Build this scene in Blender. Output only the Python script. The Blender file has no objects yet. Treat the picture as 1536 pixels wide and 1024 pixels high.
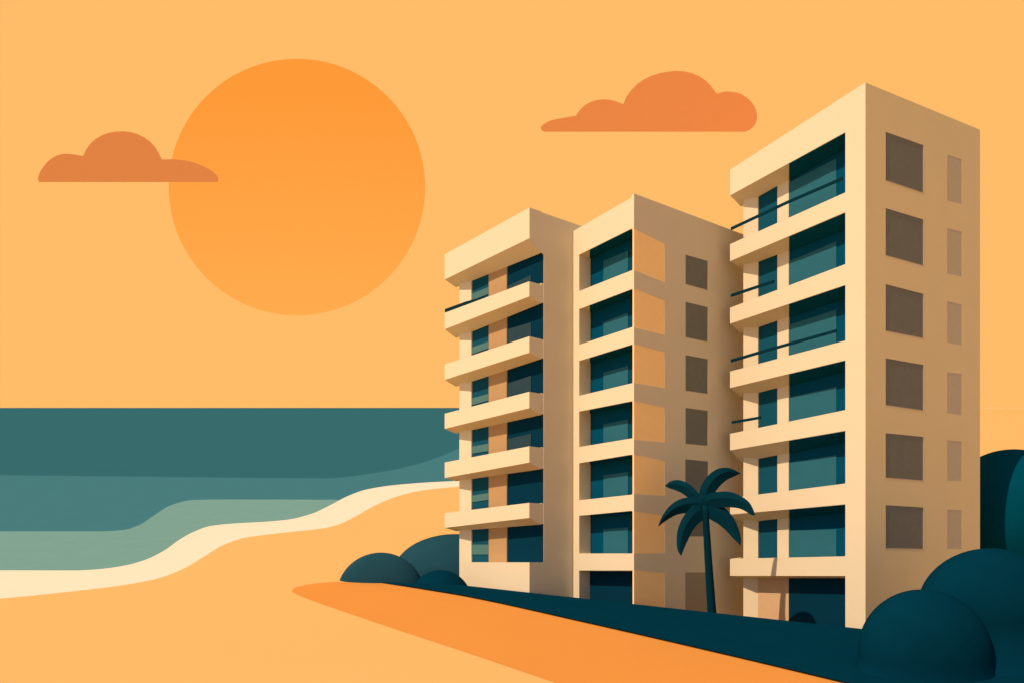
import bpy, bmesh, math
from mathutils import Vector

F, CX, HZ, EYE = 1160.0, 768.0, 610.5, 10.0     # focal length in photo pixels, optical centre, sea horizon row, eye height (m)
TILT = 0.2                                       # storeys fall gently towards the sea
scene = bpy.context.scene
COL = scene.collection

# ------------------------------------------------------------------ helpers
def lin(h):
    h = h.lstrip('#')
    v = [int(h[i:i+2], 16)/255 for i in (0, 2, 4)]
    return [c/12.92 if c <= .04045 else ((c+.055)/1.055)**2.4 for c in v]

MATS = {}
def mat(name, rgb, grain=0.05, scale=3.0, rough=1.0, spec=0.0):
    m = bpy.data.materials.new(name); m.use_nodes = True
    nt = m.node_tree; b = nt.nodes['Principled BSDF']
    b.inputs['Roughness'].default_value = rough
    b.inputs['Specular IOR Level'].default_value = spec
    tc = nt.nodes.new('ShaderNodeNewGeometry')
    n = nt.nodes.new('ShaderNodeTexNoise'); n.inputs['Scale'].default_value = scale; n.inputs['Detail'].default_value = 6
    r = nt.nodes.new('ShaderNodeMapRange')
    r.inputs['To Min'].default_value = 1-grain; r.inputs['To Max'].default_value = 1+grain
    r.inputs['From Min'].default_value = .25; r.inputs['From Max'].default_value = .75
    mul = nt.nodes.new('ShaderNodeVectorMath'); mul.operation = 'SCALE'
    mul.inputs[0].default_value = rgb
    nt.links.new(tc.outputs['Position'], n.inputs['Vector'])
    nt.links.new(n.outputs['Fac'], r.inputs['Value'])
    nt.links.new(r.outputs['Result'], mul.inputs['Scale'])
    nt.links.new(mul.outputs['Vector'], b.inputs['Base Color'])
    MATS[name] = m
    return m

def build(name, verts, faces, m, parent=None, smooth=False):
    me = bpy.data.meshes.new(name)
    me.from_pydata([tuple(v) for v in verts], [], faces)
    me.materials.append(m)
    bm = bmesh.new(); bm.from_mesh(me)
    bmesh.ops.recalc_face_normals(bm, faces=bm.faces)
    bm.to_mesh(me); bm.free()
    if smooth:
        for p in me.polygons: p.use_smooth = True
    o = bpy.data.objects.new(name, me); COL.objects.link(o)
    if parent is not None:
        o.parent = parent
        base = Vector(parent['_o']) if '_o' in parent.keys() else Vector((0, 0, 0))
        for v in me.vertices: v.co -= base
        o['_o'] = tuple(base)
    return o

def empty(name, loc):
    o = bpy.data.objects.new(name, None); COL.objects.link(o)
    o.location = loc; o.empty_display_size = .5
    o['_o'] = tuple(loc)
    return o

def tag(o, label, cat, group=None, kind=None):
    o['label'] = label; o['category'] = cat
    if group: o['group'] = group
    if kind: o['kind'] = kind
    return o

def struct(o):
    o['kind'] = 'structure'; return o

def gp(px, py, z=0.0):                       # ground point seen at a photo position
    d = (EYE - z)*F/max(py-HZ, .6)
    return Vector(((px-CX)/F*d, d, z))

def at(px, py, d):                           # point at distance d
    return Vector(((px-CX)/F*d, d, EYE-(py-HZ)*d/F))

def interp(pts, x):
    if x <= pts[0][0]: return pts[0][1]
    for (x0, y0), (x1, y1) in zip(pts, pts[1:]):
        if x <= x1: return y0+(y1-y0)*(x-x0)/(x1-x0)
    return pts[-1][1]

def smooth_interp(pts, x):                   # monotone-ish cubic through the points
    n = len(pts)
    if x <= pts[0][0]: return pts[0][1]
    if x >= pts[-1][0]: return pts[-1][1]
    def sl(i):
        if i == 0 or i == n-1: return 0.0 if i == 0 else (pts[-1][1]-pts[-2][1])/(pts[-1][0]-pts[-2][0])
        a = (pts[i][1]-pts[i-1][1])/(pts[i][0]-pts[i-1][0]); b = (pts[i+1][1]-pts[i][1])/(pts[i+1][0]-pts[i][0])
        return 0.0 if a*b <= 0 else 2*a*b/(a+b)
    for i in range(n-1):
        x0, y0 = pts[i]; x1, y1 = pts[i+1]
        if x <= x1:
            h = x1-x0; t = (x-x0)/h
            return ((2*t**3-3*t**2+1)*y0+(t**3-2*t**2+t)*h*sl(i)+(-2*t**3+3*t**2)*y1+(t**3-t**2)*h*sl(i+1))

line = lambda x0, y0, x1, y1: (lambda x: y0+(y1-y0)*(x-x0)/(x1-x0))
class MB:
    def __init__(self): self.v = []; self.f = []
    def hexa(self, a, b):                    # a, b: two quads of 4 points, same order
        n = len(self.v); self.v += list(a)+list(b)
        self.f += [(n, n+1, n+2, n+3), (n+7, n+6, n+5, n+4)]
        for i in range(4):
            j = (i+1) % 4
            self.f.append((n+i, n+4+i, n+4+j, n+j))
    def quad(self, a):
        n = len(self.v); self.v += list(a); self.f.append((n, n+1, n+2, n+3))
    def build(self, name, m, parent=None): return build(name, self.v, self.f, m, parent)

# ------------------------------------------------------------------ materials
M = {}
def mk(key, rgb, **k): M[key] = mat(key, rgb, **k)
mk('cream_render', (0.6256, 0.5668, 0.4008), grain=.012, scale=.8)
mk('gable_render', (0.6852, 0.5898, 0.3359), grain=.012, scale=.6)
mk('tan_render', (0.5183, 0.3671, 0.2098), grain=.03)
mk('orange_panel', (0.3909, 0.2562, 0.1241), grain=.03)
mk('lit_orange_panel', (0.9996, 0.6914, 0.3049), grain=.02)  # sunlight put into the colour, for patches on a shaded gable
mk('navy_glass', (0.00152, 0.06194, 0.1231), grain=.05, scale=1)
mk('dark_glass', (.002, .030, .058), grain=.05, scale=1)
mk('teal_glass', (0.00684, 0.06977, 0.1149), grain=.05, scale=1)
mk('teal_curtain', (0.0228, 0.1212, 0.1672), grain=.04, scale=1)  # sunlit glass as a lighter colour of its own
mk('grey_curtain', (0.0228, 0.0532, 0.0684), grain=.04, scale=1)  # lit part of the low building's glass, painted lighter
mk('pale_blind', (0.0684, 0.1672, 0.1672), grain=.05, scale=1)  # reflection colour for the small panes
mk('brown_window', (0.1672, 0.1769, 0.1505), grain=.05)
mk('pale_window', (0.4788, 0.4378, 0.3162), grain=.02)
mk('mid_window', (0.3192, 0.2888, 0.2067), grain=.02)
mk('window_edge', (0.5198, 0.4134, 0.2827), grain=.02)
mk('railing_metal', (0.00228, 0.0266, 0.0418), grain=.03)
mk('sand', (0.5605, 0.3652, 0.1331), grain=.012, scale=.05)
mk('path', (0.5174, 0.2293, 0.05041), grain=.015, scale=.2)
mk('foam', (0.5852, 0.5903, 0.484), grain=.01, scale=.3)
mk('shallow_water', (0.1197, 0.2746, 0.2689), grain=.03, scale=.6)
mk('mid_water', (0.03591, 0.151, 0.195), grain=.03, scale=.5)
mk('deep_water', (0.02061, 0.1084, 0.1445), grain=.03, scale=.4)
mk('dark_leaf', (0.0005837, 0.02571, 0.04734), grain=.06, scale=1.2)
mk('dusk_leaf', (0.01064, 0.05168, 0.07551), grain=.06, scale=1)  # lighter leaf colour with haze painted in
mk('far_leaf', (0.0004378, 0.04692, 0.07788), grain=.06, scale=1)
mk('palm_leaf', (0.001368, 0.02326, 0.03747), grain=.05, scale=2)
mk('cloud', (0.7135, 0.2688, 0.08137), grain=.015, scale=.02)

# ------------------------------------------------------------------ sea and beach
DEEP = [(-200, 711), (0, 712), (200, 714), (400, 716), (490, 716.5), (560, 709), (620, 697), (660, 684), (689, 672), (760, 648), (900, 625), (1100, 611.1)]
SHORE = [(-200, 853), (0, 854.5), (116, 854.6), (151, 852.5), (186, 847.5), (218, 838.7), (246, 825), (267, 810), (288, 798), (316, 788), (351, 784.3), (400, 781.5),
         (433, 778.3), (468, 769.5), (496, 756.5), (521, 743.5), (549, 733.5), (591, 726.8), (640, 722.8), (688, 720), (800, 700), (950, 650), (1150, 611.2)]
SHALLOW = [(-200, 796), (0, 796), (150, 796), (185, 794), (210, 786), (230, 773), (255, 757.5), (290, 749), (330, 748.3), (506, 748.6)]
WET = [(-200, 914), (0, 897), (53, 892), (105, 886.5), (176, 878), (225, 869.5), (253, 861.5), (281, 849), (309, 832), (334, 817), (366, 806), (400, 801), (433, 797.3),
       (485, 791.5), (510, 785), (535, 772.7), (563, 757), (591, 745.3), (626, 736), (661, 731.4), (688, 729), (800, 708), (950, 655), (1150, 611.4)]
XS = sorted([-2600, -2000, -1400, -900, -500, -300] + list(range(-200, 510, 5))+[506, 508]+list(range(510, 720, 5)) + list(range(720, 1160, 20)) + list(range(1160, 1700, 30)) + [1900, 2300, 3000, 4000])
fd = lambda x: smooth_interp(DEEP, x)
fs = lambda x: smooth_interp(SHORE, x)
fw = lambda x: smooth_interp(WET, x)
fm = lambda x: min(smooth_interp(SHALLOW, x), fs(x)) if x < 507 else fs(x)
fh = lambda x: 611.1
# line of the planting in front of the houses: everything behind it lies lower
HEDGE = [(560, 872.3), (610, 873.5), (690, 876.5), (704, 878), (1000, 910.5), (1290, 942), (1420, 954), (1700, 985), (2300, 1040)]
def court(p):
    if p.y < 20 or p.y > 80: return 0.0
    px = CX+F*p.x/p.y
    if px < 585: return 0.0
    d_line = EYE*F/(interp(HEDGE, px)-HZ)
    dmax = interp([(585, 51.6), (689, 52), (705, 60), (730, 76)], px)
    a = min(max((p.y-d_line+(.35 if px > 612 else 0))/.6, 0), 1)
    b = min(max((px-587)/9, 0), 1)
    c = min(max((dmax-p.y)/.8, 0), 1)
    dep = 2.3+2.2*min(max((px-685)/25, 0), 1)
    return -dep*a*b*c

def strip(name, top, bot, m, rows=2, z=0.0, xs=XS, pw=1.0):
    mb = MB(); vs = []; fs_ = []
    for x in xs:
        y0, y1 = top(x), bot(x)
        for r in range(rows+1):
            t = (r/rows)**pw
            vs.append(gp(x, y0+(y1-y0)*t, z))
    n = rows+1
    for i in range(len(xs)-1):
        for r in range(rows):
            a, b, c, d = i*n+r, (i+1)*n+r, (i+1)*n+r+1, i*n+r+1
            ids = []
            for q in (a, b, c, d):
                if not any((vs[q]-vs[w]).length < 1e-4 for w in ids): ids.append(q)
            if len(ids) >= 3: fs_.append(tuple(ids))
    return vs, fs_

v, f = strip('d', fh, fd, None); struct(build('sea', v, f, M['deep_water']))
v, f = strip('d', fd, fm, None); struct(build('sea_middle_water', v, f, M['mid_water']))
xs2 = [x for x in XS if x <= 508]
v, f = strip('d', fm, fs, None, xs=xs2); struct(build('sea_shallow_water', v, f, M['shallow_water']))
v, f = strip('d', fs, fw, None); struct(build('shore_foam', v, f, M['foam']))
v, f = strip('d', fw, lambda x: 1250, None, rows=240)
for p in v: p.z += court(p)
n = 241; k0 = len(v)
for i, x in enumerate(XS):                    # on past the camera
    e = v[i*n+240]
    v.append(Vector((e.x*1.4, -20, 0))); v.append(Vector((e.x*3, -150, 0)))
for i in range(len(XS)-1):
    a = k0+2*i
    f.append((i*n+240, (i+1)*n+240, a+2, a)); f.append((a, a+2, a+3, a+1))
struct(build('beach_sand', v, f, M['sand']))

PT = [(437, 885.5), (440, 882), (447, 879), (470, 874.5), (510, 871.7), (545, 871.8), (600, 877), (650, 884.5), (700, 893), (870, 930), (1100, 982.5), (1275, 1024), (1700, 1125)]
PB = [(437, 885.6), (440, 888), (470, 900.5), (510, 914.5), (600, 945), (700, 978), (835, 1024), (1100, 1120), (1700, 1340)]
xs3 = [437, 438, 440, 443, 447, 452, 460, 470, 480, 490]+list(range(500, 1700, 20))
v, f = strip('p', lambda x: smooth_interp(PT, x), lambda x: smooth_interp(PB, x), None, z=.006, xs=xs3)
struct(build('sand_path', v, f, M['path']))

# low planting: a thick mat of leaves between path and houses
mb = MB(); xs4 = list(range(560, 1700, 6)); H = .13
prev = None
for x in xs4:
    H = .02+.11*min(1, (x-560)/60)
    yt = interp(HEDGE, x); yb = smooth_interp(PT, x)
    s = [gp(x, yb, .010), gp(x, yb-.3, H*.7), gp(x, yt, H), gp(x, yt, H)+Vector((0, .5, -1.6))]
    k = len(mb.v); mb.v += s
    if prev is not None:
        for j in range(3): mb.f.append((prev+j, k+j, k+j+1, prev+j+1))
    prev = k
o = mb.build('ground_cover', M['dark_leaf'])
tag(o, 'dark teal low planting between the orange path and the apartment buildings', 'ground cover', kind='stuff')

# ------------------------------------------------------------------ buildings
AL = math.radians(-36)
EL = Vector((math.sin(AL), math.cos(AL), 0))            # along the balcony fronts, away from the corner
ER = Vector((math.sin(AL+math.pi/2), math.cos(AL+math.pi/2), 0))   # along the gable, away from the corner

class Bld:
    def __init__(s, name, xc, d, label, az=-36.0, roof=None, D=1.0):
        s.EL = Vector((math.sin(math.radians(az)), math.cos(math.radians(az)), 0)); s.ER = Vector((s.EL.y, -s.EL.x, 0)); s.tilt = TILT
        s.C = Vector(((xc-CX)/F*d, d, 0)); s.root = empty(name, (s.C.x, s.C.y, 0)); s.xc = xc
        tag(s.root, label, 'apartment building', 'apartment buildings above the beach')
        if roof:                                     # fall of the storeys across the depth of the balconies
            q = s.C+s.ER*D; x1 = CX+F*q.x/q.y
            s.tilt = (s.pt('R', xc, roof(xc), 0).z-s.pt('R', x1, roof(x1), 0).z)/(s.ER.y*D)
            print(name, 'tilt', s.tilt, 'XE', x1)
    def pt(s, face, px, py, off):
        # the point of the face seen at px, py; 'L' = balcony front set back by off, 'R' = gable set in by off
        r = (px-CX)/F
        if face == 'L': base, e = s.C+s.ER*off, s.EL
        else: base, e = s.C+s.EL*off, s.ER
        t = (r*base.y-base.x)/(e.x-r*e.y)
        p = base+e*t
        return Vector((p.x, p.y, EYE-(py-HZ)*p.y/F))
    def back(s, face, p, t):
        d = (s.ER if face == 'L' else s.EL)*t
        return p+Vector((d.x, d.y, -s.tilt*d.y))
    def block(s, mb, face, x0, x1, ys, off, t):     # ys = top-left, top-right, bottom-left, bottom-right rows
        q = [s.pt(face, x0, ys[0], off), s.pt(face, x1, ys[1], off), s.pt(face, x1, ys[3], off), s.pt(face, x0, ys[2], off)]
        mb.hexa(q, [s.back(face, p, t) for p in q])
    def back_at(s, p, D, ub):                       # behind p by D, height from the line ub(px)
        q = p+s.ER*D; px = CX+F*q.x/q.y
        return Vector((q.x, q.y, EYE-(ub(px)-HZ)*q.y/F))
    def slab(s, mb, x0, x1, ys, D, ub=None):
        n = 14 if ub else 1; a, b, c, d = ys
        k0 = len(mb.v)
        for i in range(n+1):
            t = i/n; x = x0+(x1-x0)*t
            f0 = s.pt('L', x, a+(b-a)*t, 0); f1 = s.pt('L', x, c+(d-c)*t, 0)
            mb.v += [f0, f1, s.back_at(f1, D, ub) if ub else s.back('L', f1, D), s.back('L', f0, D)]
        for i in range(n):
            for j in range(4):
                p, q = k0+4*i+j, k0+4*i+(j+1) % 4; mb.f.append((p, q, q+4, p+4))
        mb.f += [tuple(k0+j for j in range(4)), tuple(k0+4*n+j for j in range(4))]
    def splay(s, mb, x0, o0, x1, o1, top, bot, t=.2):
        q = [s.pt('L', x0, top(x0), o0), s.pt('L', x1, top(x1), o1), s.pt('L', x1, bot, o1), s.pt('L', x0, bot, o0)]
        mb.hexa(q, [s.back('L', p, t) for p in q])
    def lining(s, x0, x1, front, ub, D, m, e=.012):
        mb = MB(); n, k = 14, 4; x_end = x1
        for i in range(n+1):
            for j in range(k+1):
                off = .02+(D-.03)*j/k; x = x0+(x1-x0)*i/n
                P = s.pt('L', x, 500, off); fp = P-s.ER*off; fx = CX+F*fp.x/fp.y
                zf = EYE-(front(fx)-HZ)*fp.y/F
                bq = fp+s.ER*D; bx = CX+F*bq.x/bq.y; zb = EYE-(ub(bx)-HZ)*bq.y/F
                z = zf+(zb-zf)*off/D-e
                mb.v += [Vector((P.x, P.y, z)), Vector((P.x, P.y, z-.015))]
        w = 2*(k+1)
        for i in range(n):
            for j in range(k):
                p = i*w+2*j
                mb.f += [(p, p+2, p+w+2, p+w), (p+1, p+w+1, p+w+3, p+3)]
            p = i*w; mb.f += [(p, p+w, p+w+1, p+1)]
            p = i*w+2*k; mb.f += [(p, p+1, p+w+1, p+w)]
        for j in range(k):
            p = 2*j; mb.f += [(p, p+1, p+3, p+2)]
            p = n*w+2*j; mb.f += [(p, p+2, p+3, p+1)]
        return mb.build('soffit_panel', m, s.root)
    def facade(s, mb, face, cols, top, bot, off, t):
        # cols: (x0, x1, [openings]); wall pieces between the openings of each column
        for x0, x1, ops in cols:
            a = (top(x0), top(x1))
            for o in ops:
                s.block(mb, face, x0, x1, (a[0], a[1], o[0], o[1]), off, t); a = (o[2], o[3])
            b = (bot(x0), bot(x1))
            if b[0] > a[0]+.5: s.block(mb, face, x0, x1, (a[0], a[1], b[0], b[1]), off, t)
    def window(s, face, x0, x1, ys, off, m, t=.06):
        mb = MB(); s.block(mb, face, x0, x1, ys, off, t)
        w = mb.build('window', m, s.root); return w
    def panel(s, name, face, x0, x1, ys, off, m, parent=None, t=.03):
        mb = MB(); s.block(mb, face, x0, x1, ys, off, t)
        return mb.build(name, m, parent or s.root)
    def frame(s, face, x0, x1, ys, off, m, win, g=1.0):
        mb = MB()
        a, b, c, d = ys
        sx = (b-a)/(x1-x0); sy = (d-c)/(x1-x0)
        s.block(mb, face, x0, x1, (c-g, d-g, c, d), off, .05)
        s.block(mb, face, x1-g*.8, x1, (b-sx*g, b, d-g-sy*g, d-g), off, .05)
        s.block(mb, face, x0, x0+g*.6, (a, a+sx*g, c-g, c-g+sy*g), off, .05)
        return mb.build('frame', m, win)
    def balcony(s, x0, x1, ys, D, ub=None, plate=.35, parapet=.14):
        mb = MB(); a, b, c, d = ys
        m0, m1 = c-(c-a)*plate, d-(d-b)*plate
        s.slab(mb, x0, x1, (m0, m1, c, d), D, ub)                 # floor plate
        s.block(mb, 'L', x0, x1, (a, b, m0, m1), 0, parapet)           # parapet
        for (xa, sg) in ((x0, 1), (x1, -1)):                           # side returns
            q0 = s.pt('L', xa, a if sg > 0 else b, 0); q1 = s.pt('L', xa, m0 if sg > 0 else m1, 0)
            p = [s.back('L', q0, parapet), s.back('L', q0, D), s.back('L', q1, D), s.back('L', q1, parapet)]
            e = -s.EL*.12*sg
            e.z = -s.tilt*e.y
            mb.hexa(p, [w+e for w in p])
        return mb.build('balcony', M['cream_render'], s.root)
    def rail(s, pts, thick, drop):
        mb = MB()
        for (x0, y0), (x1, y1) in zip(pts, pts[1:]):
            s.block(mb, 'L', x0, x1, (y0-thick/2, y1-thick/2, y0+thick/2, y1+thick/2), .04, .06)
        o = mb.build('railing', M['railing_metal'], s.root)
        return o

T0 = .25
def recess(B, face, off): return off+.10

# ---- tall building on the right
B = Bld('apartment_building', 1298, 36.5, 'tallest cream apartment building, with two columns of windows on its brown gable', -33.0, line(1298, 124, 1470, 195), .92)
D = .92
roof_t = line(1095, 255, 1298, 124)
roof_b = line(1095, 293.5, 1268, 198.6)
BOT = lambda x: 1010
band = [((366.6, 289), (392, 318.5)), ((461.9, 396.5), (485.5, 427.6)), ((556.7, 510.7), (581.3, 539.9)),
        ((649.9, 614.3), (674.8, 645.3)), ((746.3, 724.4), (771, 755.6)), ((837.5, 833.8), (862.8, 863))]
# roof slab with its deep fascia, and the corner pillar
small_top = [(295.3, 279.3), (393, 382.3), (490.6, 481), (588.4, 581.3), (687.5, 681.9), (780.6, 777.5)]
UB = [line(1138, a, 1166, b) for a, b in small_top]+[lambda x: 866.5]
mb = MB(); B.slab(mb, 1095, 1268, (roof_t(1095), roof_t(1268), roof_b(1095), roof_b(1268)), D, UB[0])
mb.build('roof', M['cream_render'], B.root)
mb = MB(); B.block(mb, 'L', 1268, 1298, (roof_t(1268), roof_t(1298), 1000, 1010), 0, D)
mb.build('pillar', M['cream_render'], B.root)
for i, ((tl, tr), (bl, br)) in enumerate(band):
    B.balcony(1095, 1268, (tl, tr, bl, br), D, UB[i+1])
# back wall of the balconies
small_top = [(295.3, 279.3), (393, 382.3), (490.6, 481), (588.4, 581.3), (687.5, 681.9), (780.6, 777.5)]
def band_at(i, which, x):
    (tl, tr), (bl, br) = band[i]
    return line(1095, tl, 1268, tr)(x) if which == 't' else line(1095, bl, 1268, br)(x)
ops = []; big = []
for i, (a, b) in enumerate(small_top):
    a, b = UB[i](1137)-2, UB[i](1166)-2
    ops.append((a, b, band_at(i, 't', 1137)+6, band_at(i, 't', 1166)+6))
for i in range(6):
    top = (lambda x: roof_b(x)) if i == 0 else (lambda x, i=i: band_at(i-1, 'b', x))
    big.append((top(1183)-6, top(1268)-12, band_at(i, 't', 1183)+6, band_at(i, 't', 1268)+10))
wt = lambda x: roof_t(x)+26
XE = CX+F*(B.C+B.ER*D).x/(B.C+B.ER*D).y
ground = (868, 868, 1010, 1010)
wallm = MB()
B.facade(wallm, 'L', [(1137, 1166, ops), (1166, 1183, []), ], wt, BOT, D, T0)
# right of the big openings the wall closes behind the pillar
for x0, x1 in ((1183, 1271),):
    o2 = []
    for i, q in enumerate(big): o2.append(q)
    B.facade(wallm, 'L', [(x0, x1, o2)], wt, BOT, D, T0)
B.facade(wallm, 'L', [(1271, XE, [])], lambda x: roof_t(x)+34, BOT, D, T0)
B.splay(wallm, 1115, .62, 1137, D, lambda x: roof_t(x)+34, 1010)
wallm.build('wall', M['cream_render'], B.root)
for i, q in enumerate(ops):
    w = B.window('L', 1137, 1166, q, D+.07, M['teal_glass'])
lit_top = [(274.4, 238), (392.4, 362.4), (487.3, 464.5), (595.3, 579.3), (693, 682), (795, 793)]
for i, q in enumerate(big):
    w = B.window('L', 1183, 1271, q, D+.07, M['navy_glass'])
    a, b = lit_top[i]
    B.panel('curtain', 'L', 1183.3, 1254.5, (a, b, band_at(i, 't', 1183)+6, band_at(i, 't', 1254.5)+8), D+.03, M['teal_curtain'], w)  # sunlit lower part of the pane, painted as a lighter sheet
    # dark soffit lining above the glass
    top = roof_b if i == 0 else (lambda x, i=i: band_at(i-1, 'b', x))
    B.lining(1183.6, 1268, top, UB[i], D, M['navy_glass'])
# tan infill, and a dark sheet painted for the shade in the porch opening
B.panel('infill_panel', 'L', 1137, 1183, (866, 864, 1009, 1009), D-.04, M['tan_render'])
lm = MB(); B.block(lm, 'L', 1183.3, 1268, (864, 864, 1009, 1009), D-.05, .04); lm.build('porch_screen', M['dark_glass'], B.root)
# gable
gx = [1328, 1386, 1421, 1443]
gb = [(197.7, 218.4, 271.2, 290.7), (312.2, 329.8, 383.7, 399.7), (426.3, 441.2, 496.7, 508.1), (536.8, 546.9, 607.5, 616), (648.9, 654.7, 716.3, 721), (756.7, 760.4, 822.5, 823.5)]
gn = [(232, 239.5, 301.3, 307), (342.3, 348, 410.7, 415.8), (451.7, 457.6, 513.5, 518.2), (558, 560.3, 619, 622.5), (659.5, 661.6, 720.5, 721), (763.5, 764.6, 822.5, 822.8)]
gt = line(1298, 124, 1470, 195)
x_in = CX+F*(B.C+B.ER*(D+T0)).x/(B.C+B.ER*(D+T0)).y
gm = MB()
B.facade(gm, 'R', [(1298.2, XE+1, [])], gt, BOT, -.012, .012)
B.facade(gm, 'R', [(XE+1, 1328, []), (1328, 1386, gb), (1386, 1421, []), (1421, 1443, gn), (1443, 1470, [])], gt, BOT, -.012, .2)
gm.build('gable_wall', M['gable_render'], B.root)
for q in gb:
    w = B.window('R', 1328, 1386, q, .004, M['brown_window'])
    B.frame('R', 1328, 1386, q, -.018, M['window_edge'], w)
for q in gn:
    w = B.window('R', 1421, 1443, q, -.006, M['pale_window'])
# rest of the body
c = MB()
p = [B.pt('R', 1298+16, gt(1314)+6, .22), B.pt('R', 1470, gt(1470)+4, .22)]
u = 7.0*1.0
def body(B, xa, xb, gtop, depth, m, inset=.22, drop=.6):
    a, b = B.pt('R', xa, gtop(xa), inset), B.pt('R', xb, gtop(xb), inset)
    q = [a, b, Vector((b.x, b.y, -3.5)), Vector((a.x, a.y, -3.5))]
    q[0].z -= drop; q[1].z -= drop
    e = B.EL*depth
    r = [v+Vector((e.x, e.y, -B.tilt*e.y)) for v in q]
    r[0].z -= .6; r[1].z -= .6
    mb = MB(); mb.hexa(q, r); return mb.build('rear_wall', m, B.root)
uL = (B.pt('L', 1115, 500, D)-(B.C+B.ER*D)); uL.z = 0
body(B, XE+10, 1470, gt, uL.length-.3, M['cream_render'])
# railings
B.rail([(1096, 343.5), (1180, 304), (1263, 268)], 4.4, (366, 291))
B.rail([(1096, 443.5), (1160, 422.5)], 4.4, (461, 438))
B.rail([(1096, 541), (1152, 524.5), (1254, 496)], 4.4, (556, 515))
B.rail([(1097.5, 633), (1141, 625.5)], 4.0, (649, 640))

# ---- middle building
B = Bld('apartment_building', 951, 39.9, 'narrow middle apartment building with orange panels up its brown gable, behind the palm tree', -36.0, line(951, 290.5, 1115, 352), .85)
D = .85
roof_t = line(860, 347, 955, 292)
roof_b = line(868.8, 382.2, 955, 339.4)
BOT = lambda x: 990
band = [((436.9, 405), (463.8, 433.1)), ((516.9, 490.3), (540.9, 515.9)), ((593, 573.8), (616.6, 600.7)),
        ((669.8, 656.5), (694, 680.7)), ((749.5, 740.9), (772.7, 765.1)), ((829.2, 829.2), (854.8, 854.8))]
mb = MB(); B.block(mb, 'L', 860, 951, (roof_t(860), roof_t(951), roof_b(860), roof_b(951)), 0, D)
mb.build('roof', M['cream_render'], B.root)
mb = MB(); B.block(mb, 'L', 860, 868.8, (roof_b(860), roof_b(868.8), 985, 985), 0, D)
mb.build('pillar', M['cream_render'], B.root)
gt = line(951, 290.5, 1115, 352)
for (tl, tr), (bl, br) in band:
    B.balcony(868.8, 949.4, (tl, tr, bl, br), D)
def band_at(i, which, x):
    (tl, tr), (bl, br) = band[i]
    return line(868.8, tl, 949.4, tr)(x) if which == 't' else line(868.8, bl, 949.4, br)(x)
XE = CX+F*(B.C+B.ER*D).x/(B.C+B.ER*D).y
lit_top = [(391.6, 376), (483, 469), (558, 547.8), (635.9, 628), (712, 707), (793, 790)]
big = []
for i in range(6):
    top = roof_b if i == 0 else (lambda x, i=i: band_at(i-1, 'b', x))
    big.append((top(884)-8, top(XE-3)-6, band_at(i, 't', 884)+6, band_at(i, 't', XE-3)+6))
wallm = MB()
x_l = CX+F*(B.pt('L', 860, 500, 0)+B.ER*D).x/(B.pt('L', 860, 500, 0)+B.ER*D).y
B.facade(wallm, 'L', [(x_l, 884.5, []), (884.5, XE-3, big), (XE-3, XE, [])], lambda x: roof_t(x)+26, BOT, D, T0)
wallm.build('wall', M['cream_render'], B.root)
for i, q in enumerate(big):
    w = B.window('L', 884.5, XE-3, q, D+.05, M['navy_glass'])
    a, b = lit_top[i]
    B.panel('curtain', 'L', 905, 942, (a, b, band_at(i, 't', 905)+6, band_at(i, 't', 942)+6), D-.0+.01, M['teal_curtain'], w)  # lighter sheet painted as the sunlit area of the glass
    top = roof_b if i == 0 else (lambda x, i=i: band_at(i-1, 'b', x))
    e0 = B.back('L', B.pt('L', 884.5, top(884.5), 0), D); e1 = B.back('L', B.pt('L', 949, top(949), 0), D)
    ex = [CX+F*e.x/e.y for e in (e0, e1)]; ey = [HZ+F*(EYE-e.z)/e.y for e in (e0, e1)]
    B.lining(884.6, 949.2, top, line(ex[0], ey[0], ex[1], ey[1]), D, M['navy_glass'])
lm = MB(); B.block(lm, 'L', 884.5, 949, (856, 856, 985, 985), D-.05, .04); lm.build('porch_screen', M['dark_glass'], B.root)  # dark sheet painted for the shade inside the ground-floor opening
og = [(343.4, 366, 405.6, 423.8), (433, 451.9, 491, 502.8), (516, 528, 573.8, 581.6), (601, 611, 659, 663), (681.4, 690.4, 740, 742.8), (766, 772.7, 829, 828.6), (854, 859, 989, 989)]
gw = [(382, 391.9, 426.9, 436.3), (452.8, 461, 506.3, 513.4), (531.9, 538.4, 586, 591), (611, 615.6, 665.4, 668.8), (688, 691.4, 738, 740), (766, 767.5, 803.6, 803.8), (857.7, 858, 920, 920)]
gm = MB()
B.facade(gm, 'R', [(951, 997, og), (997, 1028, []), (1028, 1062, gw), (1062, 1115, [])], gt, BOT, -.012, .16)
gm.build('gable_wall', M['cream_render'], B.root)
for q in og:
    B.panel('side_panel', 'R', 951, 997, q, -.006, M['lit_orange_panel'], t=.1)  # bright orange sheets painted as sunlit patches
for i, q in enumerate(gw):
    w = B.window('R', 1028, 1062, q, .0, M['mid_window'] if i == 6 else M['brown_window'])
    if i < 4: B.frame('R', 1028, 1062, q, -.006, M['window_edge'], w, .9)
uL = (B.pt('L', 860, 500, 0)-B.C); uL.z = 0
body(B, XE+6, 1115, gt, uL.length-.3, M['cream_render'], inset=.18)

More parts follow.
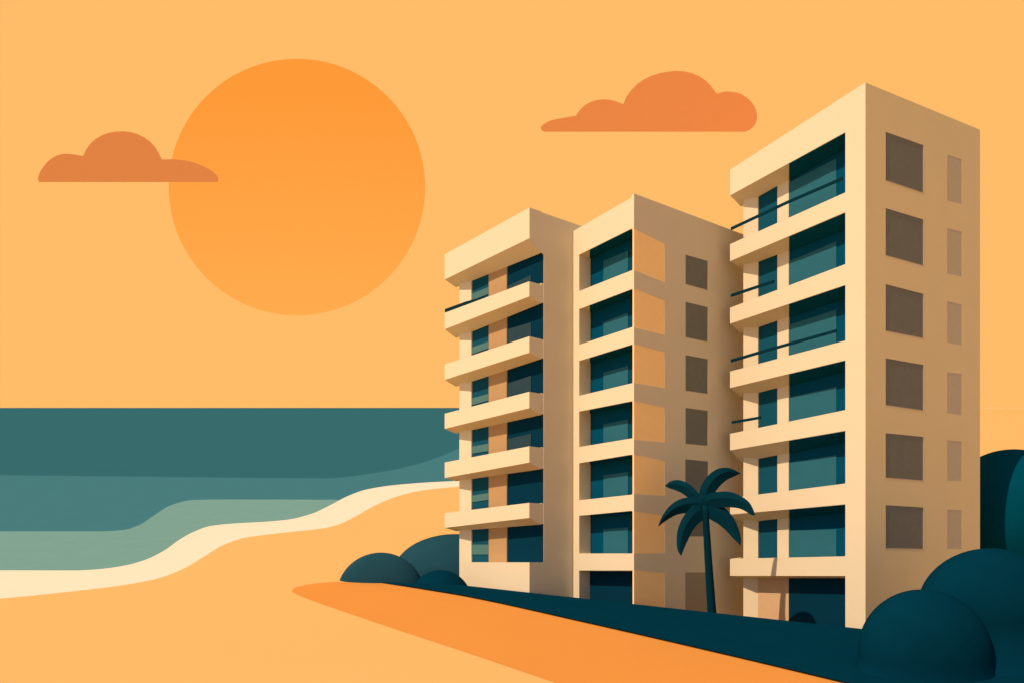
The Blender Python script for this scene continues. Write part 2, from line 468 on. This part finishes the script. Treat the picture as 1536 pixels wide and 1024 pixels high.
# ---- low building on the left
B = Bld('apartment_building', 794, 42.0, 'lowest apartment building, nearest the sea, with five long cream balconies and a blank gable', -36.0, line(794, 312.4, 868, 338), .85)
D = .85
roof_t = line(667, 382, 793, 312)
roof_b = line(666.6, 419.7, 793, 358)
BOT = lambda x: 975
band = [((469.7, 422.2), (493.8, 444.7)), ((546.2, 504.4), (569, 528.4)), ((619.8, 586.9), (642.4, 611.5)),
        ((692.9, 668.6), (716.1, 692.9)), ((768.6, 753.3), (790.8, 775.9))]
XE = CX+F*(B.C+B.ER*D).x/(B.C+B.ER*D).y
sm = [(422, 412), (497.8, 492), (572, 564.4), (644.7, 640.8), (717.8, 715), (794, 792)]
bg = [(399.7, 379.4), (474.4, 455), (552.8, 537.8), (633, 621.5), (709.5, 702.8), (789, 785.8)]
UB = [line(707, a[0], XE, b[1]) for a, b in zip(sm, bg)]
mb = MB(); B.slab(mb, 667, 794, (roof_t(667), roof_t(794), roof_b(667), roof_b(794)), D, UB[0])
mb.build('roof', M['cream_render'], B.root)
for i, ((tl, tr), (bl, br)) in enumerate(band):
    B.balcony(667, 794, (tl, tr, bl, br), D, UB[i+1])
def band_at(i, which, x):
    (tl, tr), (bl, br) = band[i]
    return line(667, tl, 794, tr)(x) if which == 't' else line(667, bl, 794, br)(x)
mb = MB(); B.block(mb, 'L', 689, 794, (842.5, 842.5, 960, 970), 0, D); mb.build('plinth', M['cream_render'], B.root)
XE = CX+F*(B.C+B.ER*D).x/(B.C+B.ER*D).y
print('XE low', XE)
sm = [(422, 412), (497.8, 492), (572, 564.4), (644.7, 640.8), (717.8, 715), (794, 792)]
bg = [(399.7, 379.4), (474.4, 455), (552.8, 537.8), (633, 621.5), (709.5, 702.8), (789, 785.8)]
pt_ = lambda i, x: band_at(i, 't', x)+6 if i < 5 else 842.4
sops = [(UB[i](707)-2, UB[i](733)-2, pt_(i, 707), pt_(i, 733)) for i, (a, b) in enumerate(sm)]
bots = [424, 508, 588, 669, 752.6, 842.4]
bops = []
for i, (a, b) in enumerate(bg):
    a, b = UB[i](760)-1, UB[i](XE)-1
    bops.append((a, b, max(pt_(i, 760), 0) if i < 5 else 842.4, bots[i]+1))
wallm = MB()
B.facade(wallm, 'L', [(707, 733, sops), (760, XE-.05, bops)], lambda x: roof_t(x)+26, BOT, D, T0)
B.splay(wallm, 689, .66, 707, D, lambda x: roof_t(x)+26, 975)
wallm.build('wall', M['cream_render'], B.root)
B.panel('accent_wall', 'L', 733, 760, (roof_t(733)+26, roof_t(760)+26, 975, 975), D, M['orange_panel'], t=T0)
glass_reflection = [(441, 431, 451, 441), (521, 512, 531, 522), (597, 590, 607, 600), (669, 664.7, 679.6, 675.6), (742.7, 738.7, 752.6, 748.7), (816, 816, 830.7, 830.7)]
for i, q in enumerate(sops):
    w = B.window('L', 707, 733, q, D+.07, M['teal_glass'])
    B.panel('blind', 'L', 707.4, 732.6, glass_reflection[i], D+.03, M['pale_blind'], w)  # pale band painted as a reflection on the pane
low_lit_top = [(430, 413), (494, 483.8), (575, 562.8), (658, 649.7)]
for i, q in enumerate(bops):
    XW = CX+F*(B.C+B.ER*(D+.07)).x/(B.C+B.ER*(D+.07)).y-.05
    w = B.window('L', 760, XW, q, D+.07, M['dark_glass'])
    if i < 4:
        B.panel('curtain', 'L', 760.4, 796.5, (low_lit_top[i][0], low_lit_top[i][1], pt_(i, 760)-.5, pt_(i, 796.5)), D+.03, M['grey_curtain'], w)  # lit area of the glass, painted as a greyer sheet
gt = line(794, 312.4, 868, 338)
mb = MB()
XG = CX+F*(B.C+B.ER*(D+.13)).x/(B.C+B.ER*(D+.13)).y
B.facade(mb, 'R', [(XG, 900, [])], gt, BOT, -.012, .2)
B.facade(mb, 'R', [(794.3, XG, [])], gt, lambda x: line(794, 360, XE, UB[0](XE))(x), -.012, .012)
B.facade(mb, 'R', [(794.3, XG, [])], lambda x: 842.5, BOT, -.012, .012); mb.build('gable_wall', M['cream_render'], B.root)
uL = (B.pt('L', 689, 500, D)-(B.C+B.ER*D)); uL.z = 0
body(B, XE+6, 900, gt, uL.length-.3, M['cream_render'])
B.rail([(667.2, 466.3), (698, 455), (726, 447.5)], 4.6, (470, 448))

# ------------------------------------------------------------------ bushes and tree
def lobes(name, specs, m, parent=None, sub=5, skirt=False):
    bm = bmesh.new()
    for (px, py, rx, ry, d, dy) in specs:
        c = at(px, py, d)
        r = bmesh.ops.create_icosphere(bm, subdivisions=sub, radius=1)
        for v in r['verts']:
            if skirt and v.co.z < 0:                     # lower half flared outward to catch light, so no dark underside shows
                z = v.co.z; h = max(math.hypot(v.co.x, v.co.y), 1e-6)
                k = (1+.8*abs(z)**2)*(min(1, h*3))/h
                v.co.x *= k; v.co.y *= k
            v.co = Vector((c.x+v.co.x*rx*d/F, c.y+v.co.y*dy, c.z+v.co.z*ry*d/F))
    me = bpy.data.meshes.new(name); bm.to_mesh(me); bm.free(); me.materials.append(m)
    for p in me.polygons: p.use_smooth = True
    o = bpy.data.objects.new(name, me); COL.objects.link(o)
    if parent is not None:
        o.parent = parent
        for v in me.vertices: v.co -= parent.location
    return o
GB = 'rounded bushes around the buildings'
tag(lobes('bush', [(571, 892, 66, 64, 44.9, .95)], M['dusk_leaf']), 'muted teal rounded bush at the tip of the orange path, lower of the two', 'bush', GB)
tag(lobes('bush', [(682, 859, 92, 58, 52.2, 2.9)], M['dusk_leaf']), 'muted teal large rounded bush against the left wall of the lowest building', 'bush', GB)
tag(lobes('bush', [(660, 903, 48, 48, 44.6, 1.7)], M['dark_leaf']), 'small dark rounded bush in front of the muted teal bushes', 'bush', GB)
tag(lobes('bush', [(1387, 981, 97, 97, 29.3, 1.5)], M['dark_leaf'], skirt=True), 'dark rounded bush hiding the foot of the tallest building corner', 'bush', GB)
tag(lobes('bush', [(1489, 920, 110, 98, 30.6, 1.6)], M['dark_leaf'], skirt=True), 'largest dark rounded bush, below the narrow pale windows of the tallest building', 'bush', GB)
t = empty('broadleaf_tree', at(1540, 830, 47)*1.0); t.location.z = 0
tag(t, 'dark round-headed tree standing behind the tallest building', 'tree')
lobes('crown', [(1524, 775, 98, 102, 47, 3.6), (1610, 810, 90, 90, 47.5, 3.4)], M['far_leaf'], t)
tr = t.location.copy(); vs = []; fs_ = []
for k in range(7):
    z = -1+k*.9; r = .35-.03*k
    for a in range(12):
        vs.append(Vector((tr.x+r*math.cos(a*math.pi/6), tr.y+r*math.sin(a*math.pi/6), z)))
for k in range(6):
    for a in range(12):
        fs_.append((k*12+a, k*12+(a+1) % 12, (k+1)*12+(a+1) % 12, (k+1)*12+a))
t['_o'] = tuple(t.location)
build('trunk', vs, fs_, M['dark_leaf'], t, True)

# ------------------------------------------------------------------ palm
PD = 37.7
root = empty('palm_tree', (gp(1068, 918).x, PD, 0))
tag(root, 'dark teal palm tree with six drooping fronds in front of the middle building', 'palm tree')
vs = []; fs_ = []; ST = 14; SG = 16
for k in range(ST+1):
    t_ = k/ST
    px = 1068.3+(1057.5-1068.3)*(t_**.92); py = 922+(757-922)*t_
    c = at(px, py, PD); r = (6.7-2.0*t_)*PD/F
    for a in range(SG):
        vs.append(Vector((c.x+r*math.cos(2*math.pi*a/SG), c.y+r*math.sin(2*math.pi*a/SG), c.z)))
for k in range(ST):
    for a in range(SG):
        fs_.append((k*SG+a, k*SG+(a+1) % SG, (k+1)*SG+(a+1) % SG, (k+1)*SG+a))
fs_.append(tuple(range(ST*SG, ST*SG+SG)))
build('trunk', vs, fs_, M['palm_leaf'], root, True)

def resample(pts, n):
    P = [Vector((a, b, 0)) for a, b in pts]
    # Catmull-Rom then even spacing
    Q = [P[0]+(P[0]-P[1])]+P+[P[-1]+(P[-1]-P[-2])]
    out = []
    for i in range(1, len(Q)-2):
        for s in range(12):
            t = s/12
            out.append(.5*((2*Q[i])+(Q[i+1]-Q[i-1])*t+(2*Q[i-1]-5*Q[i]+4*Q[i+1]-Q[i+2])*t*t+(3*Q[i]-Q[i-1]-3*Q[i+1]+Q[i+2])*t**3))
    out.append(P[-1])
    L = [0]
    for a, b in zip(out, out[1:]): L.append(L[-1]+(b-a).length)
    res = []
    for k in range(n+1):
        w = L[-1]*k/n; j = 0
        while j < len(L)-2 and L[j+1] < w: j += 1
        f_ = (w-L[j])/max(L[j+1]-L[j], 1e-9)
        res.append(out[j].lerp(out[j+1], f_))
    return res

def frond(e1, e2, dd, th=.16):
    n = 18; A = resample(e1, n); Bp = resample(e2, n)
    vs = []; fs_ = []
    for k in range(n+1):
        s = k/n; d = PD+dd*s**1.3
        a, b = A[k], Bp[k]; m1 = a.lerp(b, .38)
        w = th*math.sin(math.pi*min(1, .12+s*.88))
        pa, pb = at(a.x, a.y, d), at(b.x, b.y, d); pm = at(m1.x, m1.y, d)
        vs += [pa, pm+Vector((0, -w, 0)), pb, pm+Vector((0, w, 0))]
    for k in range(n):
        for j in range(4):
            fs_.append((4*k+j, 4*k+(j+1) % 4, 4*k+4+(j+1) % 4, 4*k+4+j))
    fs_.append((3, 2, 1, 0))
    build('frond', vs, fs_, M['palm_leaf'], root)
C0 = (1057, 757)
frond([(1060, 750), (1048.8, 739.6), (1036, 726.8), (1026, 721.2), (1014.5, 719), (1004, 722), (997.3, 728.2)],
      [(1050, 762), (1040, 750), (1031, 744.7), (1021, 738), (1010.8, 733.8), (1003, 731.2), (997.3, 728.2)], 1.2)
frond([(1050, 757), (1049, 738), (1054.5, 723), (1067, 708), (1082, 701), (1097, 702), (1111, 709.2)],
      [(1072, 757), (1072.5, 740), (1076, 733), (1082, 726), (1089, 720), (1097.5, 715.5), (1111, 709.2)], 1.0)
frond([(1055, 745), (1064, 739), (1074.2, 737.2), (1092, 736.4), (1109.7, 742.2), (1125, 754), (1133.3, 771.9)],
      [(1055, 765), (1066, 762), (1076.7, 760.7), (1092, 760.2), (1106, 761.2), (1116, 764.8), (1127.5, 771.9), (1133.3, 771.9)], -1.2)
frond([(1062, 748), (1076, 754), (1089.4, 762.5), (1102, 779), (1109.2, 796), (1111.5, 809), (1110.5, 817.8)],
      [(1052, 768), (1064.6, 778), (1074, 783), (1083, 789.6), (1091, 797), (1100, 807), (1110.5, 817.8)], -.8)
frond([(1046, 752), (1037, 759), (1029, 768.3), (1020.9, 781.5), (1015.5, 799), (1015.8, 822), (1021.7, 833.5)],
      [(1064, 776), (1053.4, 780.3), (1046, 786), (1039, 795), (1033, 807), (1027, 820), (1021.7, 833.5)], -1.0)
frond([(1052, 744), (1040, 744), (1031, 745), (1018.4, 748.5), (1005.7, 757), (994, 772), (986.6, 789.6)],
      [(1050, 770), (1040, 768), (1028.5, 768.8), (1019, 770.3), (1010.8, 773.2), (998, 780.8), (986.6, 789.6)], .6)
bmh = bmesh.new(); bmesh.ops.create_icosphere(bmh, subdivisions=3, radius=1)
me = bpy.data.meshes.new('crown_heart'); c = at(1056, 757, PD)
for v in bmh.verts: v.co = Vector((c.x+v.co.x*.46, c.y+v.co.y*.14+.05, c.z+v.co.z*.5))-root.location
bmh.to_mesh(me); bmh.free(); me.materials.append(M['palm_leaf'])
for p in me.polygons: p.use_smooth = True
o = bpy.data.objects.new('crown_heart', me); COL.objects.link(o); o.parent = root

# ------------------------------------------------------------------ clouds and setting sun
def cloud(segs, dist, thick, label):
    pts = []
    for s in segs:
        r = resample(s, 14)
        pts += r if not pts else r[1:]
    pts = [p for i, p in enumerate(pts) if i == 0 or (p-pts[i-1]).length > 1e-6]
    n = len(pts)
    fr = [at(p.x, p.y, dist) for p in pts]
    cx = sum(p.x for p in fr)/n; zs = [p.z for p in fr]; cz = (max(zs)+min(zs))/2
    def ring(k, y): return [Vector((cx+(p.x-cx)*k, p.y+y, cz+(p.z-cz)*k)) for p in fr]
    rings = [fr, ring(.9, thick*.18), ring(.7, thick*.5), ring(.4, thick)]   # a shallow dome behind the lit face
    vs = [v for r in rings for v in r]
    fs_ = [tuple(range(n)), tuple(range(4*n-1, 3*n-1, -1))]
    for r in range(3):
        for i in range(n):
            j = (i+1) % n; fs_.append((r*n+i, r*n+n+i, r*n+n+j, r*n+j))
    tag(build('cloud', vs, fs_, M['cloud']), label, 'cloud', 'burnt orange clouds')
cloud([[(58.5, 273.5), (56.5, 270), (58.5, 262), (64, 252), (73, 241.5), (84.5, 234), (100, 231), (124.6, 234.3)],
       [(124.6, 234.3), (133, 219), (147, 206.5), (164, 199.5), (183.5, 197.4), (202, 200), (220, 209), (233.5, 222), (242.8, 239.5)],
       [(242.8, 239.5), (258, 239.3), (277, 241), (297, 246.3), (315.8, 255.6), (326.6, 265), (328.3, 270), (327, 273.5)],
       [(327, 273.5), (200, 273.5), (60, 273.5)]], 6000, 90, 'flat-bottomed orange cloud crossing the left rim of the sun')
cloud([[(817, 198), (811.5, 195), (812, 190), (819, 184.5), (828, 180.5), (845, 177.2), (863.9, 173.8)],
       [(863.9, 173.8), (869, 166.5), (877, 158.5), (891, 151.5), (906.8, 149.5), (921, 151.7), (935, 156.6)],
       [(935, 156.6), (941.5, 142.5), (957, 125.6), (978, 113.6), (1001, 108), (1022, 107), (1043, 112), (1062, 124), (1075, 141)],
       [(1075, 141), (1083, 138.5), (1093, 137.6), (1110.7, 141), (1126, 152), (1134.7, 167), (1135, 181.6), (1129, 192), (1118.5, 198)],
       [(1118.5, 198), (960, 198), (818, 198)]], 5600, 90, 'larger flat-bottomed orange cloud between the sun and the tallest building')

SD = 12000.0
sm_ = bpy.data.materials.new('sun_glow'); sm_.use_nodes = True; nt = sm_.node_tree; nt.nodes.clear()
out = nt.nodes.new('ShaderNodeOutputMaterial'); em = nt.nodes.new('ShaderNodeEmission')
tc = nt.nodes.new('ShaderNodeTexCoord'); sx = nt.nodes.new('ShaderNodeSeparateXYZ'); cr = nt.nodes.new('ShaderNodeValToRGB')
nt.links.new(tc.outputs['Generated'], sx.inputs[0]); nt.links.new(sx.outputs['Z'], cr.inputs['Fac'])
cr.color_ramp.elements[0].position = 0; cr.color_ramp.elements[0].color = (*lin('FFAC4E'), 1)
cr.color_ramp.elements[1].position = .85; cr.color_ramp.elements[1].color = (*lin('FF9A38'), 1)
nt.links.new(cr.outputs['Color'], em.inputs['Color']); nt.links.new(em.outputs[0], out.inputs['Surface'])
c = at(445.5, 281.2, SD); R = 192.2*SD/F
bm = bmesh.new(); bmesh.ops.create_uvsphere(bm, u_segments=128, v_segments=64, radius=1)
for v in bm.verts: v.co = Vector((v.co.x*R, v.co.y*R*.12, v.co.z*R))
me = bpy.data.meshes.new('sun'); bm.to_mesh(me); bm.free(); me.materials.append(sm_)
for p in me.polygons: p.use_smooth = True
o = bpy.data.objects.new('sun', me); COL.objects.link(o); o.location = c
tag(o, 'huge deep orange setting sun disc hanging above the sea', 'sun')

# ------------------------------------------------------------------ light, sky, camera
SUN_AZ, SUN_EL = -126.5, 50.0
S = Vector((math.sin(math.radians(SUN_AZ))*math.cos(math.radians(SUN_EL)), math.cos(math.radians(SUN_AZ))*math.cos(math.radians(SUN_EL)), math.sin(math.radians(SUN_EL))))
l = bpy.data.lights.new('sun_lamp', 'SUN'); l.energy = 5.0; l.angle = math.radians(.5); l.color = (1, .73, .52)
lo = bpy.data.objects.new('sun_lamp', l); COL.objects.link(lo)
lo.rotation_euler = S.to_track_quat('Z', 'Y').to_euler()

w = bpy.data.worlds.new('World'); scene.world = w; w.use_nodes = True; nt = w.node_tree; nt.nodes.clear()
out = nt.nodes.new('ShaderNodeOutputWorld'); bg1 = nt.nodes.new('ShaderNodeBackground'); bg2 = nt.nodes.new('ShaderNodeBackground')
sky = nt.nodes.new('ShaderNodeTexSky'); sky.sky_type = 'NISHITA'; sky.sun_disc = False
sky.sun_elevation = math.radians(SUN_EL); sky.sun_rotation = math.radians(SUN_AZ)
nt.links.new(sky.outputs[0], bg1.inputs['Color']); bg1.inputs['Strength'].default_value = .098
bg2.inputs['Color'].default_value = (*lin('FFBC69'), 1); bg2.inputs['Strength'].default_value = 1
tc = nt.nodes.new('ShaderNodeTexCoord'); sx = nt.nodes.new('ShaderNodeSeparateXYZ'); mr = nt.nodes.new('ShaderNodeMapRange')
mr.interpolation_type = 'SMOOTHSTEP'; mr.inputs['From Min'].default_value = .25; mr.inputs['From Max'].default_value = .6
mix = nt.nodes.new('ShaderNodeMixShader')
nt.links.new(tc.outputs['Generated'], sx.inputs[0]); nt.links.new(sx.outputs['Y'], mr.inputs['Value'])
nt.links.new(mr.outputs['Result'], mix.inputs['Fac']); bg3 = nt.nodes.new('ShaderNodeBackground'); bg3.inputs['Color'].default_value = (1, .47, .15, 1); bg3.inputs['Strength'].default_value = .31
add = nt.nodes.new('ShaderNodeAddShader'); nt.links.new(bg1.outputs[0], add.inputs[0]); nt.links.new(bg3.outputs[0], add.inputs[1]); nt.links.new(add.outputs[0], mix.inputs[1]); nt.links.new(bg2.outputs[0], mix.inputs[2])
nt.links.new(mix.outputs[0], out.inputs['Surface'])

cam = bpy.data.cameras.new('camera'); co = bpy.data.objects.new('camera', cam); COL.objects.link(co)
co.location = (0, 0, EYE); co.rotation_euler = (math.pi/2, 0, 0)
cam.sensor_width = 36; cam.lens = F/1536*36; cam.shift_y = (HZ-512)/1536
cam.clip_start = .1; cam.clip_end = 60000
scene.camera = co
scene.view_settings.view_transform = 'Standard'; scene.view_settings.look = 'None'
scene.view_settings.exposure = 0; scene.view_settings.gamma = 1
scene.cycles.max_bounces = 6
for o in bpy.data.objects:
    if '_o' in o.keys(): del o['_o']
